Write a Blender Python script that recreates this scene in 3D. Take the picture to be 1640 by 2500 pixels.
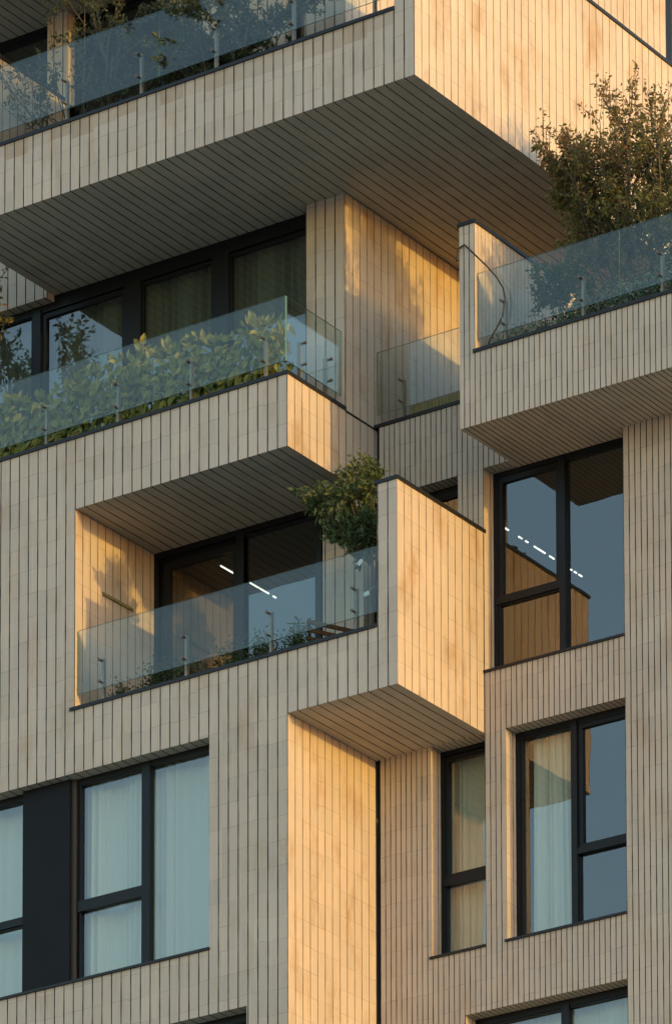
import bpy, math, random
from mathutils import Vector, Matrix

for o in list(bpy.data.objects):
    bpy.data.objects.remove(o, do_unlink=True)
sc = bpy.context.scene
C = sc.collection
rnd = random.Random(7)
ZB = 32.083                      # height of the seventh-floor soffit above the street

# ------------------------------------------------------------------ camera, sky, sun, exposure
YAW, PITCH, ROLL = -0.6018146881567731, 0.12760371860423067, -0.002203671691719071
FPX, PX, PY = 14145.32, 825.096, 5426.709
cyw, syw = math.cos(YAW), math.sin(YAW)
cpt, spt = math.cos(PITCH), math.sin(PITCH)
fwd = Vector((syw*cpt, cyw*cpt, spt)); rgt = Vector((cyw, -syw, 0)); up = rgt.cross(fwd)
r2 = math.cos(ROLL)*rgt + math.sin(ROLL)*up
u2 = -math.sin(ROLL)*rgt + math.cos(ROLL)*up
cd = bpy.data.cameras.new('camera'); cam = bpy.data.objects.new('camera', cd); C.objects.link(cam)
m = Matrix.Identity(4)
for i in range(3):
    m[i][0] = r2[i]; m[i][1] = u2[i]; m[i][2] = -fwd[i]
m[0][3], m[1][3], m[2][3] = 38.575, -55.159, ZB-30.483
cam.matrix_world = m
cd.sensor_fit = 'VERTICAL'; cd.sensor_height = 36; cd.sensor_width = 24
cd.lens = FPX/2500*36
cd.shift_x = -(PX-820)/2500
cd.shift_y = (PY-1250)/2500
cd.clip_start = 1; cd.clip_end = 6000
sc.camera = cam

SUN_EL, SUN_AZ = math.radians(3.6), math.radians(90+2.9)      # azimuth clockwise from +Y
w = bpy.data.worlds.new('World'); sc.world = w; w.use_nodes = True
nt = w.node_tree
bg = nt.nodes['Background']; sky = nt.nodes.new('ShaderNodeTexSky')
sky.sky_type = 'NISHITA'; sky.sun_disc = False
sky.sun_elevation = SUN_EL; sky.sun_rotation = SUN_AZ
sky.air_density = 1.0; sky.dust_density = 0.6; sky.ozone_density = 1.6
nt.links.new(sky.outputs[0], bg.inputs[0]); bg.inputs[1].default_value = 0.15
sd = bpy.data.lights.new('sun', 'SUN'); sd.energy = 0.46; sd.angle = math.radians(0.5); sd.color = (1.0, 0.595, 0.12)
so = bpy.data.objects.new('sun', sd); C.objects.link(so)
sdir = Vector((math.sin(SUN_AZ)*math.cos(SUN_EL), math.cos(SUN_AZ)*math.cos(SUN_EL), math.sin(SUN_EL)))
so.rotation_euler = sdir.to_track_quat('Z', 'Y').to_euler(); so.location = (60, -30, 60)
sc.view_settings.view_transform = 'Standard'; sc.view_settings.look = 'None'
sc.view_settings.exposure = 2.35; sc.view_settings.gamma = 1.0
sc.render.engine = 'CYCLES'
sc.cycles.max_bounces = 8; sc.cycles.transparent_max_bounces = 24; sc.cycles.glossy_bounces = 4

# ------------------------------------------------------------------ materials
def newmat(name):
    mt = bpy.data.materials.new(name); mt.use_nodes = True
    n = mt.node_tree; n.nodes.clear()
    out = n.nodes.new('ShaderNodeOutputMaterial')
    return mt, n, out
class NT:
    def __init__(s, n): s.n = n
    def node(s, t, **k):
        x = s.n.nodes.new(t)
        for a, b in k.items(): setattr(x, a, b)
        return x
    def link(s, a, b): s.n.links.new(a, b)
    def math(s, op, a, b=None, c=None, clamp=False):
        x = s.node('ShaderNodeMath', operation=op); x.use_clamp = clamp
        for i, v in enumerate((a, b, c)):
            if v is None: continue
            if isinstance(v, (int, float)): x.inputs[i].default_value = v
            else: s.link(v, x.inputs[i])
        return x.outputs[0]
    def ramp(s, v, a, b, lo=0.0, hi=1.0):
        x = s.node('ShaderNodeMapRange'); x.clamp = True
        s.link(v, x.inputs[0])
        for i, q in enumerate((a, b, lo, hi)): x.inputs[1+i].default_value = q
        return x.outputs[0]
    def mix(s, f, a, b, mode='MIX'):
        x = s.node('ShaderNodeMix', data_type='RGBA', blend_type=mode)
        for i, v in ((0, f), (6, a), (7, b)):
            if isinstance(v, (int, float)): x.inputs[i].default_value = v
            elif isinstance(v, tuple): x.inputs[i].default_value = (*v, 1)
            else: s.link(v, x.inputs[i])
        return x.outputs[2]
def principled(name, col, rough=0.5, metal=0.0, noise=0.0, scale=8.0, spec=0.5):
    mt, n, out = newmat(name); T = NT(n)
    p = T.node('ShaderNodeBsdfPrincipled')
    p.inputs['Roughness'].default_value = rough; p.inputs['Metallic'].default_value = metal
    p.inputs['Specular IOR Level'].default_value = spec
    if noise:
        g = T.node('ShaderNodeNewGeometry'); no = T.node('ShaderNodeTexNoise'); no.inputs['Scale'].default_value = scale
        T.link(g.outputs['Position'], no.inputs['Vector'])
        v = T.ramp(no.outputs[0], 0.3, 0.7, 1-noise, 1+noise)
        c = T.mix(1.0, col, v, 'MULTIPLY'); T.link(c, p.inputs['Base Color'])
    else: p.inputs['Base Color'].default_value = (*col, 1)
    T.link(p.outputs[0], out.inputs[0]); return mt

def cladding(name, col, joint=0.05, course=0.31, stain=0.5, seed=0.0, courses=True, groove=0.10, jc=(0.030, 0.027, 0.025), var=0.48, band=None):
    """terracotta boards: UV u counts boards, v is metres along the board"""
    mt, n, out = newmat(name); T = NT(n)
    uv = T.node('ShaderNodeUVMap'); sep = T.node('ShaderNodeSeparateXYZ'); T.link(uv.outputs[0], sep.inputs[0])
    u, v = sep.outputs[0], sep.outputs[1]
    col_i = T.math('FLOOR', u); fu = T.math('SUBTRACT', u, col_i)
    d = T.math('SUBTRACT', 0.5, T.math('ABSOLUTE', T.math('SUBTRACT', fu, 0.5)))       # distance to the joint
    # joint line wanders very slightly
    nw = T.node('ShaderNodeTexNoise'); nw.noise_dimensions = '2D'; nw.inputs['Scale'].default_value = 3.0
    T.link(uv.outputs[0], nw.inputs['Vector'])
    wj = T.ramp(nw.outputs[0], 0.3, 0.7, joint*0.75, joint*1.25)
    jm = T.math('SUBTRACT', 1.0, T.math('DIVIDE', d, wj), clamp=True)
    jm = T.math('MULTIPLY', jm, 4.0, clamp=True)
    # three fine ribs in each board
    fg = T.math('FRACT', T.math('MULTIPLY', fu, 4.0))
    dg = T.math('SUBTRACT', 0.5, T.math('ABSOLUTE', T.math('SUBTRACT', fg, 0.5)))
    gm = T.math('SUBTRACT', 1.0, T.math('DIVIDE', dg, 0.13), clamp=True)
    # random numbers
    def white(a, b, s):
        cb = T.node('ShaderNodeCombineXYZ')
        T.link(a, cb.inputs[0])
        if b is not None: T.link(b, cb.inputs[1])
        cb.inputs[2].default_value = s+seed
        wn = T.node('ShaderNodeTexWhiteNoise'); wn.noise_dimensions = '3D'; T.link(cb.outputs[0], wn.inputs[0])
        return wn.outputs[0]
    pair = T.math('FLOOR', T.math('MULTIPLY', u, 0.43))
    off = T.math('MULTIPLY', white(pair, None, 1.3), 0.035)
    vr = T.math('DIVIDE', T.math('ADD', v, off), course)
    row = T.math('FLOOR', vr); fv = T.math('SUBTRACT', vr, row)
    dv = T.math('SUBTRACT', 0.5, T.math('ABSOLUTE', T.math('SUBTRACT', fv, 0.5)))
    cm = T.math('SUBTRACT', 1.0, T.math('DIVIDE', dv, 0.022), clamp=True)
    cm = T.math('MULTIPLY', cm, T.ramp(white(col_i, row, 4.1), 0.15, 0.75, 0.0, 0.65))
    if not courses: cm = T.math('MULTIPLY', cm, 0.25)
    tile = white(col_i, row, 2.2); tile2 = white(T.math('FLOOR', T.math('MULTIPLY', u, 0.3)), row, 9.2)
    # streaks along the board
    mp = T.node('ShaderNodeMapping'); mp.inputs['Scale'].default_value = (9.0, 0.9, 1); mp.inputs['Location'].default_value = (seed, seed*2, 0)
    T.link(uv.outputs[0], mp.inputs[0])
    ns = T.node('ShaderNodeTexNoise'); ns.noise_dimensions = '2D'; ns.inputs['Scale'].default_value = 1.0; ns.inputs['Detail'].default_value = 4
    T.link(mp.outputs[0], ns.inputs['Vector'])
    geo = T.node('ShaderNodeNewGeometry')
    mb = T.node('ShaderNodeMapping'); mb.inputs['Scale'].default_value = (1, 1, 0.45); mb.inputs['Location'].default_value = (seed, 0, 0)
    T.link(geo.outputs['Position'], mb.inputs[0])
    nb = T.node('ShaderNodeTexNoise'); nb.inputs['Scale'].default_value = 2.6; nb.inputs['Detail'].default_value = 6; nb.inputs['Roughness'].default_value = 0.62
    T.link(mb.outputs[0], nb.inputs['Vector'])
    nl = T.node('ShaderNodeTexNoise'); nl.inputs['Scale'].default_value = 0.7; nl.inputs['Detail'].default_value = 2
    T.link(geo.outputs['Position'], nl.inputs['Vector'])
    br = T.math('ADD', T.ramp(tile, 0, 1, 1-0.07*var, 1+0.05*var), T.ramp(tile2, 0, 1, -0.11*var, 0.07*var))
    br = T.math('MULTIPLY', br, T.ramp(ns.outputs[0], 0.3, 0.7, 0.93, 1.06))
    br = T.math('MULTIPLY', br, T.ramp(nl.outputs[0], 0.3, 0.7, 0.94, 1.05))
    br = T.math('MULTIPLY', br, T.math('SUBTRACT', 1.0, T.math('MULTIPLY', gm, groove)))
    base = T.mix(1.0, col, br, 'MULTIPLY')
    hue = T.mix(T.ramp(tile, 0, 1, 0, 0.35), base, T.mix(1.0, base, (1.06, 0.98, 0.88), 'MULTIPLY'))
    st = T.math('MULTIPLY', T.ramp(nb.outputs[0], 0.52, 0.70, 0, 1), stain)
    c = T.mix(st, hue, T.mix(1.0, hue, (0.76, 0.63, 0.47), 'MULTIPLY'))
    if band:
        # rain dirt in the top course under the coping, board by board
        edge = T.math('ADD', band-0.25, T.math('MULTIPLY', white(pair, None, 6.6), 0.10))
        bm = T.math('MULTIPLY', T.math('GREATER_THAN', v, edge), T.ramp(white(pair, None, 7.7), 0.1, 0.9, 0.35, 0.9))
        c = T.mix(bm, c, T.mix(1.0, c, (0.80, 0.73, 0.64), 'MULTIPLY'))
    c = T.mix(T.math('MULTIPLY', cm, 1.0), c, T.mix(1.0, c, (0.45, 0.42, 0.40), 'MULTIPLY'))
    c = T.mix(jm, c, jc)
    p = T.node('ShaderNodeBsdfPrincipled'); T.link(c, p.inputs['Base Color'])
    p.inputs['Roughness'].default_value = 0.72; p.inputs['Specular IOR Level'].default_value = 0.25
    h = T.math('ADD', T.math('MULTIPLY', jm, -1.0), T.math('MULTIPLY', gm, -0.12))
    h = T.math('ADD', h, T.math('MULTIPLY', tile, 0.12))
    bp = T.node('ShaderNodeBump'); bp.inputs['Distance'].default_value = 0.008; bp.inputs['Strength'].default_value = 0.6
    T.link(h, bp.inputs['Height']); T.link(bp.outputs[0], p.inputs['Normal'])
    T.link(p.outputs[0], out.inputs[0]); return mt

TC = (0.56, 0.476, 0.41)
M = {}
M['clad_a'] = cladding('cladding_wide', TC, joint=0.063, stain=0.45, seed=0.0)
M['clad_s'] = cladding('cladding_side', TC, joint=0.047, stain=0.85, seed=5.0, groove=0.07, jc=(0.085, 0.055, 0.030), var=0.35)  # sunlight reaching the side joints is painted in as a lighter brown joint colour
M['clad_t'] = cladding('cladding_weathered', TC, joint=0.063, stain=0.45, seed=0.0, band=4.669)
M['clad_b'] = cladding('cladding_narrow', TC, joint=0.090, stain=0.40, seed=11.0, groove=0.06)
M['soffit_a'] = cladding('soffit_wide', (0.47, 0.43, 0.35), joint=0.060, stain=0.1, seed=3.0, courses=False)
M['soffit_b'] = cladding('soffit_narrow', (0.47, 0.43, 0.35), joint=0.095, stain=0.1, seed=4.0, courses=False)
M['metal'] = principled('dark_blue_metal', (0.016, 0.017, 0.023), 0.45, 0.0, 0.12, 5, 0.3)
M['panel'] = principled('dark_panel', (0.010, 0.011, 0.014), 0.6, 0.0, 0.10, 2, 0.15)
M['frame'] = principled('window_frame', (0.009, 0.010, 0.013), 0.42, spec=0.25)
M['steel'] = principled('brushed_steel', (0.24, 0.215, 0.19), 0.5, 0.5)
M['bolt'] = principled('bolt_steel', (0.16, 0.12, 0.10), 0.4, 0.6)
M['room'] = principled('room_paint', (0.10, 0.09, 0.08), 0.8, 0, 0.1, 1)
M['slab'] = principled('concrete', (0.30, 0.28, 0.26), 0.85, 0, 0.12, 3)
M['ground'] = principled('paving', (0.27, 0.245, 0.205), 0.9, 0, 0.2, 0.5)
M['bark'] = principled('bark', (0.10, 0.075, 0.052), 0.85, 0, 0.3, 30)
M['wood'] = principled('bench_wood', (0.16, 0.07, 0.03), 0.5, 0, 0.25, 20)
M['cable'] = principled('cable_rubber', (0.02, 0.018, 0.018), 0.5)
M['tag'] = principled('tag_plastic', (0.75, 0.75, 0.75), 0.4)
M['olive'] = principled('olive_metal', (0.22, 0.19, 0.08), 0.55, 0, 0.15, 10)
M['bronze'] = principled('bronze_trim', (0.045, 0.030, 0.020), 0.5)
M['terra'] = principled('planter_plastic', (0.09, 0.06, 0.045), 0.7, 0, 0.2, 6)

def glassmat(name, tint, f0, refl=(1, 1, 1), rough=0.0, wav=0.0):
    mt, n, out = newmat(name); T = NT(n)
    tr = T.node('ShaderNodeBsdfTransparent'); tr.inputs[0].default_value = (*tint, 1)
    gl = T.node('ShaderNodeBsdfGlossy'); gl.inputs[0].default_value = (*refl, 1); gl.inputs['Roughness'].default_value = rough
    lw = T.node('ShaderNodeLayerWeight'); lw.inputs[0].default_value = 0.5
    f5 = T.math('POWER', lw.outputs['Facing'], 4.0)
    fac = T.math('ADD', f0, T.math('MULTIPLY', f5, 1-f0), clamp=True)
    if wav:
        g = T.node('ShaderNodeNewGeometry'); no = T.node('ShaderNodeTexNoise'); no.inputs['Scale'].default_value = 1.3
        T.link(g.outputs['Position'], no.inputs['Vector'])
        b = T.node('ShaderNodeBump'); b.inputs['Strength'].default_value = 1.0; b.inputs['Distance'].default_value = wav
        T.link(no.outputs[0], b.inputs['Height']); T.link(b.outputs[0], gl.inputs['Normal'])
    mx = T.node('ShaderNodeMixShader')
    T.link(fac, mx.inputs[0]); T.link(tr.outputs[0], mx.inputs[1]); T.link(gl.outputs[0], mx.inputs[2])
    T.link(mx.outputs[0], out.inputs[0]); return mt
M['pane'] = glassmat('window_glass', (0.82, 0.88, 0.82), 0.17, (1.0, 0.96, 0.91), wav=0.003)
M['glass'] = glassmat('balustrade_glass', (0.92, 0.96, 0.94), 0.044, (1.0, 0.94, 0.86))

M['glass_edge'] = principled('glass_edge', (0.20, 0.34, 0.30), 0.3)
def clothmat(name, col, tr=0.45):
    mt, n, out = newmat(name); T = NT(n)
    d = T.node('ShaderNodeBsdfDiffuse'); t = T.node('ShaderNodeBsdfTranslucent')
    d.inputs[0].default_value = (*col, 1); t.inputs[0].default_value = (*col, 1)
    mx = T.node('ShaderNodeMixShader'); mx.inputs[0].default_value = tr
    T.link(d.outputs[0], mx.inputs[1]); T.link(t.outputs[0], mx.inputs[2]); T.link(mx.outputs[0], out.inputs[0]); return mt
M['curtain'] = clothmat('white_curtain', (0.84, 0.83, 0.77), 0.2)
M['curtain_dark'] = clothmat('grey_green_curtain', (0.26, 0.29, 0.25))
def leafmat(name, a, b, c, tr=0.35):
    mt, n, out = newmat(name); T = NT(n)
    at = T.node('ShaderNodeAttribute'); at.attribute_name = 'leaf'
    c1 = T.mix(T.ramp(at.outputs['Fac'], 0, 0.6), a, b); c2 = T.mix(T.ramp(at.outputs['Fac'], 0.72, 1.0), c1, c)
    p = T.node('ShaderNodeBsdfPrincipled'); T.link(c2, p.inputs['Base Color']); p.inputs['Roughness'].default_value = 0.42
    p.inputs['Specular IOR Level'].default_value = 0.35
    t = T.node('ShaderNodeBsdfTranslucent'); T.link(c2, t.inputs[0])
    mx = T.node('ShaderNodeMixShader'); mx.inputs[0].default_value = tr
    T.link(p.outputs[0], mx.inputs[1]); T.link(t.outputs[0], mx.inputs[2]); T.link(mx.outputs[0], out.inputs[0]); return mt
M['leaf_laurel'] = leafmat('laurel_leaf', (0.12, 0.145, 0.035), (0.36, 0.34, 0.09), (0.68, 0.52, 0.13))
M['leaf_tree'] = leafmat('tree_leaf', (0.09, 0.115, 0.035), (0.20, 0.18, 0.06), (0.34, 0.18, 0.09))
M['leaf_small'] = leafmat('small_tree_leaf', (0.065, 0.10, 0.04), (0.14, 0.175, 0.06), (0.28, 0.26, 0.09))
M['leaf_shrub'] = leafmat('shrub_leaf', (0.035, 0.065, 0.022), (0.07, 0.11, 0.035), (0.14, 0.16, 0.05))
M['leaf_silver'] = leafmat('silver_leaf', (0.10, 0.15, 0.11), (0.28, 0.34, 0.27), (0.42, 0.46, 0.36))
M['leaf_grey'] = leafmat('olive_leaf', (0.05, 0.07, 0.035), (0.10, 0.12, 0.06), (0.18, 0.17, 0.08))
def emis(name, col, s):
    mt, n, out = newmat(name); e = n.nodes.new('ShaderNodeEmission'); e.inputs[0].default_value = (*col, 1); e.inputs[1].default_value = s
    n.links.new(e.outputs[0], out.inputs[0]); return mt
M['lamp'] = emis('lamp_light', (1.0, 0.96, 0.88), 0.38)

# ------------------------------------------------------------------ mesh builder (coordinates: local, z = 0 at the seventh-floor soffit)
class MB:
    def __init__(s, ox=0.0, px=0.1469, oy=0.0, py=0.1583):
        s.v = []; s.f = []; s.uv = []; s.at = []; s.mi = []
        s.o = (ox, px, oy, py)
    def face(s, pts, uv=None, mi=0, at=0.0):
        i = len(s.v); s.v += [tuple(p) for p in pts]; s.f.append(tuple(range(i, i+len(pts)))); s.mi.append(mi); s.at.append(at)
        if uv is None:
            a, b, c = Vector(pts[0]), Vector(pts[1]), Vector(pts[2])
            n = (b-a).cross(c-a); ax = max(range(3), key=lambda k: abs(n[k]))
            ox, px, oy, py = s.o
            if ax == 1: uv = [((p[0]-ox)/px, p[2]) for p in pts]
            elif ax == 0: uv = [((p[1]-oy)/py, p[2]) for p in pts]
            else: uv = [((p[0]-ox)/px, p[1]) for p in pts]
        s.uv += uv
    def box(s, x0, x1, y0, y1, z0, z1, mats=None, skip=''):
        """mats = (front -Y/back, sides X, top/bottom)"""
        m = mats or (0, 0, 0)
        P = lambda a, b, c: (x1 if a else x0, y1 if b else y0, z1 if c else z0)
        F = {'f': ([P(0,0,0), P(1,0,0), P(1,0,1), P(0,0,1)], m[0]), 'b': ([P(1,1,0), P(0,1,0), P(0,1,1), P(1,1,1)], m[0]),
             'l': ([P(0,1,0), P(0,0,0), P(0,0,1), P(0,1,1)], m[1]), 'r': ([P(1,0,0), P(1,1,0), P(1,1,1), P(1,0,1)], m[1]),
             't': ([P(0,0,1), P(1,0,1), P(1,1,1), P(0,1,1)], m[2]), 'd': ([P(0,1,0), P(1,1,0), P(1,0,0), P(0,0,0)], m[2])}
        for k, (p, mi) in F.items():
            if k not in skip: s.face(p, mi=mi)
    def wall(s, x0, x1, y0, y1, z0, z1, holes=()):
        xs = sorted({x0, x1, *[h[0] for h in holes], *[h[1] for h in holes]}); xs = [x for x in xs if x0 <= x <= x1]
        for a, b in zip(xs, xs[1:]):
            hs = sorted([(h[2], h[3]) for h in holes if h[0] <= a+1e-6 and h[1] >= b-1e-6]); z = z0
            for h0, h1 in hs:
                if h0 > z: s.box(a, b, y0, y1, z, h0, (0, 1, 2))
                z = max(z, h1)
            if z < z1: s.box(a, b, y0, y1, z, z1, (0, 1, 2))
    def tube(s, pts, rads, n=6, mi=0):
        rings = []
        for i, p in enumerate(pts):
            p = Vector(p); q = Vector(pts[min(i+1, len(pts)-1)]) - Vector(pts[max(i-1, 0)])
            q.normalize(); a = q.cross(Vector((0.3, 0.2, 0.9)) if abs(q.z) < 0.9 else Vector((1, 0, 0))).normalized(); b = q.cross(a)
            r = rads[i] if isinstance(rads, (list, tuple)) else rads
            rings.append([p + (a*math.cos(t*2*math.pi/n) + b*math.sin(t*2*math.pi/n))*r for t in range(n)])
        base = len(s.v)
        for R in rings: s.v += [tuple(x) for x in R]
        for i in range(len(rings)-1):
            for t in range(n):
                s.f.append((base+i*n+t, base+i*n+(t+1) % n, base+(i+1)*n+(t+1) % n, base+(i+1)*n+t)); s.uv += [(0, 0)]*4; s.mi.append(mi); s.at.append(0)
        for i in (0, len(rings)-1):
            s.f.append(tuple(base+i*n+t for t in range(n))); s.uv += [(0, 0)]*n; s.mi.append(mi); s.at.append(0)
    def leaf(s, p, d, nrm, L, W, val):
        d = d.normalized(); sd_ = d.cross(nrm)
        if sd_.length < 1e-3: sd_ = d.cross(Vector((1, 0.2, 0)))
        sd_.normalize(); n2 = sd_.cross(d)
        b = p; t = p + d*L - n2*L*0.12; mid = p + d*L*0.45 + n2*L*0.02
        l = mid + sd_*W*0.5 + n2*W*0.18; r = mid - sd_*W*0.5 + n2*W*0.18
        i = len(s.v); s.v += [tuple(b), tuple(l), tuple(t), tuple(r)]
        s.f += [(i, i+1, i+2), (i, i+2, i+3)]; s.uv += [(0, 0)]*6; s.mi += [0, 0]; s.at += [val, val]
    def build(s, name, mats, parent=None, loc=(0, 0, 0), smooth=False):
        me = bpy.data.meshes.new(name)
        L = Vector(loc)
        me.from_pydata([tuple(Vector(p)-L) for p in s.v], [], s.f); me.update()
        ul = me.uv_layers.new(name='UVMap')
        flat = [c for t in s.uv for c in t]; ul.data.foreach_set('uv', flat)
        if any(s.at):
            a = me.attributes.new('leaf', 'FLOAT', 'FACE'); a.data.foreach_set('value', s.at)
        if not isinstance(mats, (list, tuple)): mats = [mats]
        for q in mats: me.materials.append(q)
        if len(mats) > 1: me.polygons.foreach_set('material_index', [min(i, len(mats)-1) for i in s.mi])
        if smooth: me.polygons.foreach_set('use_smooth', [True]*len(s.f))
        o = bpy.data.objects.new(name, me); C.objects.link(o)
        if parent is not None:
            o.parent = parent; pw = parent['_w'] if '_w' in parent else (0, 0, 0)
            o.location = (L.x-pw[0], L.y-pw[1], L.z-pw[2])
            o['_w'] = tuple(L)
        else:
            o.location = (L.x, L.y, L.z+ZB); o['_w'] = tuple(L)
        return o
def thing(name, label, cat, loc=(0, 0, 0), group=None):
    o = bpy.data.objects.new(name, None); C.objects.link(o); o.empty_display_size = 0.3
    o.location = (loc[0], loc[1], loc[2]+ZB); o['_w'] = tuple(loc); o['label'] = label; o['category'] = cat
    if group: o['group'] = group
    return o
def tag(o, label, cat, group=None):
    o['label'] = label; o['category'] = cat
    if group: o['group'] = group
    return o

# ------------------------------------------------------------------ ground
g = MB(); g.face([(-3000, -3000, -ZB), (3000, -3000, -ZB), (3000, 3000, -ZB), (-3000, 3000, -ZB)], uv=[(0, 0)]*4)
go = g.build('ground', M['ground']); go['kind'] = 'structure'

# ------------------------------------------------------------------ the building
B = thing('apartment_building', 'tall apartment building clad in cream terracotta boards with stacked projecting balconies', 'building', (0, 0, -ZB))
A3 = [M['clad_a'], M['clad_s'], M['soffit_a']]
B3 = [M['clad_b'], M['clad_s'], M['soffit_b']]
def part(mb, name, mats, label=None, parent=None):
    o = mb.build(name, mats, parent or B)
    if label: o['label'] = label
    return o
PF = 3.232/22; PS = 1.9/12; PB = 2.009/26
def mbA(ox=0.0, oy=0.0): return MB(ox, PF, oy, PS)
def mbB(ox=1.609, oy=0.0): return MB(ox, PB, oy, PS)
BOT = -ZB
# left volume, front wall with the loggia and window openings
a = mbA()
a.wall(-12, 0, 0, 0.2, BOT, 0.92, [(-3.232, 0, -2.627, 0), (-7.2, -1.168, -6.142, -3.438), (-5.4, -0.609, -9.70, -6.956)])
part(a, 'front_wall', A3)
a = mbA(); a.box(-0.25, 0, 0.2, 1.9, BOT, -3.4, (0, 1, 2)); a.box(-0.2, 0, 0.2, 1.9, 0, 0.92, (0, 1, 2)); part(a, 'side_wall', A3)
# side wall above the middle balcony, running back beside the terrace
a = mbA(); a.box(-0.593, 0, 1.249, 1.90, 0.92, 3.764, (0, 1, 2)); a.box(-0.3, 0, 1.90, 9.5, 0.0, 3.764, (0, 1, 2)); part(a, 'wall_pier', A3)
a = mbA(); a.box(-0.603, 0, 1.249, 9.02, 4.06, 7.499, (0, 1, 2)); a.box(-0.603, 0, 1.431, 9.02, 7.499, 13.0, (0, 1, 2)); a.box(-0.603, 0, 9.35, 14, 4.06, 13.0, (0, 1, 2)); part(a, 'wall_pier', A3)
# lintel wall left of the top balcony
a = mbA(); a.box(-12, -4.66, 1.25, 1.42, 3.68, 6.5, (0, 1, 2)); part(a, 'lintel_wall', A3)
a = mbA(); a.box(-4.66, -4.34, 1.25, 1.42, 6.24, 7.50, (0, 1, 2)); part(a, 'wall_pier', A3)
# loggia
a = mbA(); a.box(-3.6, -3.232, 0.2, 1.66, -3.4, 0.0, (0, 1, 2)); part(a, 'loggia_side_wall', A3)
a = mbA(); a.box(-0.65, 0, 1.66, 1.9, -3.1, 0.0, (0, 1, 2)); part(a, 'loggia_back_wall', A3)
a = mbA(); a.box(-3.232, 0, 0.2, 1.72, -3.4, -3.1, (0, 1, 2)); part(a, 'balcony_floor', [M['slab']])
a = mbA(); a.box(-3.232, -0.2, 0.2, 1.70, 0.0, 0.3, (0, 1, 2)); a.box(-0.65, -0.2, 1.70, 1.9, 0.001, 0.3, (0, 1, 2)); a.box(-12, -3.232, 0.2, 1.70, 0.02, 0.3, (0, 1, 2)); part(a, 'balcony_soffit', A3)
# low box balcony
a = mbA(); a.box(0, 1.602, 0, 0.2, -3.4, -2.627, (0, 1, 2)); a.box(1.313, 1.602, 0, 0.2, -2.627, -0.831, (0, 1, 2)); part(a, 'balcony_parapet', A3)
a = mbA(); a.box(1.37, 1.602, 0.2, 1.9, -3.4, -0.831, (0, 1, 2)); part(a, 'balcony_side_wall', A3)
a = mbA(); a.box(0, 1.37, 0.2, 1.9, -3.4, -3.1, (0, 1, 2)); part(a, 'balcony_soffit', A3)
# top balcony
TX0, TX1, TY = -4.66, 2.372, -0.737
a = mbA(TX1, TY); a.box(TX0, 2.09, TY, TY+0.2, 3.764, 4.669, (0, 1, 2)); part(a, 'balcony_parapet', [M['clad_t'], M['clad_s'], M['soffit_a']])
a = mbA(TX1, TY); a.box(2.09, TX1, TY, TY+0.28, 3.764, 6.423, (0, 1, 2)); part(a, 'balcony_corner_pier', A3)
a = mbA(TX1, TY); a.box(2.17, TX1, TY+0.28, 9.5, 3.764, 6.423, (0, 1, 2)); part(a, 'balcony_side_wall', A3)
a = mbA(TX1, TY); a.box(TX0, -4.34, TY+0.2, 1.25, 3.764, 6.23, (0, 1, 2)); part(a, 'balcony_side_wall', A3)
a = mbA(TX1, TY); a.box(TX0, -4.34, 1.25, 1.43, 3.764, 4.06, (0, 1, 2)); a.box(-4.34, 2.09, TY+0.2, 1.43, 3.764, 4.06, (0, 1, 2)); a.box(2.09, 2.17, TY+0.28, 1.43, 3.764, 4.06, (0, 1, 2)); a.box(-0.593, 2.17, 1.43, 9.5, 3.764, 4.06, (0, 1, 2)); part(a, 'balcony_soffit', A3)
# balcony above, only its underside shows
a = mbA(TX1, TY); a.box(-12, 0.0, TY, 1.43, 7.50, 7.8, (0, 1, 2)); part(a, 'balcony_soffit', A3)
# wall section between the upper windows
a = mbA(); a.box(-2.82, -0.905, 1.25, 1.42, 4.06, 7.5, (0, 1, 2)); part(a, 'wall_pier', A3)

# right volume
b = mbB()
W1 = (1.609, 3.618, -2.636, 0.0); W2 = (1.911, 3.618, -6.112, -3.406); W3 = (0.814, 1.607, -6.111, -3.4)
W4 = (1.305, 3.618, -9.6, -6.915); W5 = (0.12, 1.235, -3.1, -0.002)
b.wall(0.065, 3.618, 1.9, 2.12, BOT, 0.0, [W1, W2, W3, W4, W5]); part(b, 'front_wall', B3)
b = MB(3.618, 0.0837, 0, PS); b.box(3.618, 9.6, 1.9, 2.12, BOT, 0.0, (0, 1, 2)); part(b, 'wall_pier', B3)
b = mbB(0.065); b.box(0.065, 1.976, 1.9, 2.06, 0.0, 0.92, (0, 1, 2)); part(b, 'terrace_parapet', B3)
RX0, RX1, RY = 1.976, 2.195, 0.824
b = MB(RX1, PB, RY, PB*1.04)
b.box(RX0, RX1, RY, RY+0.18, 0.0, 2.582, (0, 1, 2)); b.box(RX1, 9.6, RY, RY+0.18, 0.0, 0.919, (0, 1, 2)); part(b, 'balcony_parapet', B3)
b = MB(RX1, PB, RY, PB*1.04); b.box(RX0, RX1, RY+0.18, 6.0, 0.0, 2.582, (0, 1, 2)); part(b, 'balcony_side_wall', B3)
b = MB(RX1, PB, RY, PS); b.box(RX1, 9.6, RY+0.18, 6.0, 0.0, 0.3, (0, 1, 2)); part(b, 'balcony_soffit', B3)
b = mbB(0.065); b.box(0.0, RX0, 2.06, 6.0, 0.0, 0.3, (0, 1, 2)); part(b, 'terrace_floor', [M['slab']])
b = MB(RX1, PB, RY, PS); b.box(0.0, 9.6, 6.0, 6.2, 0.0, 3.764, (0, 1, 2)); part(b, 'back_wall', B3)
b = MB(RX1, PB, RY, PS); b.box(6.9, 7.1, RY+0.18, 6.0, 0.3, 2.50, (0, 1, 2)); part(b, 'balcony_side_wall', B3)
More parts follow.
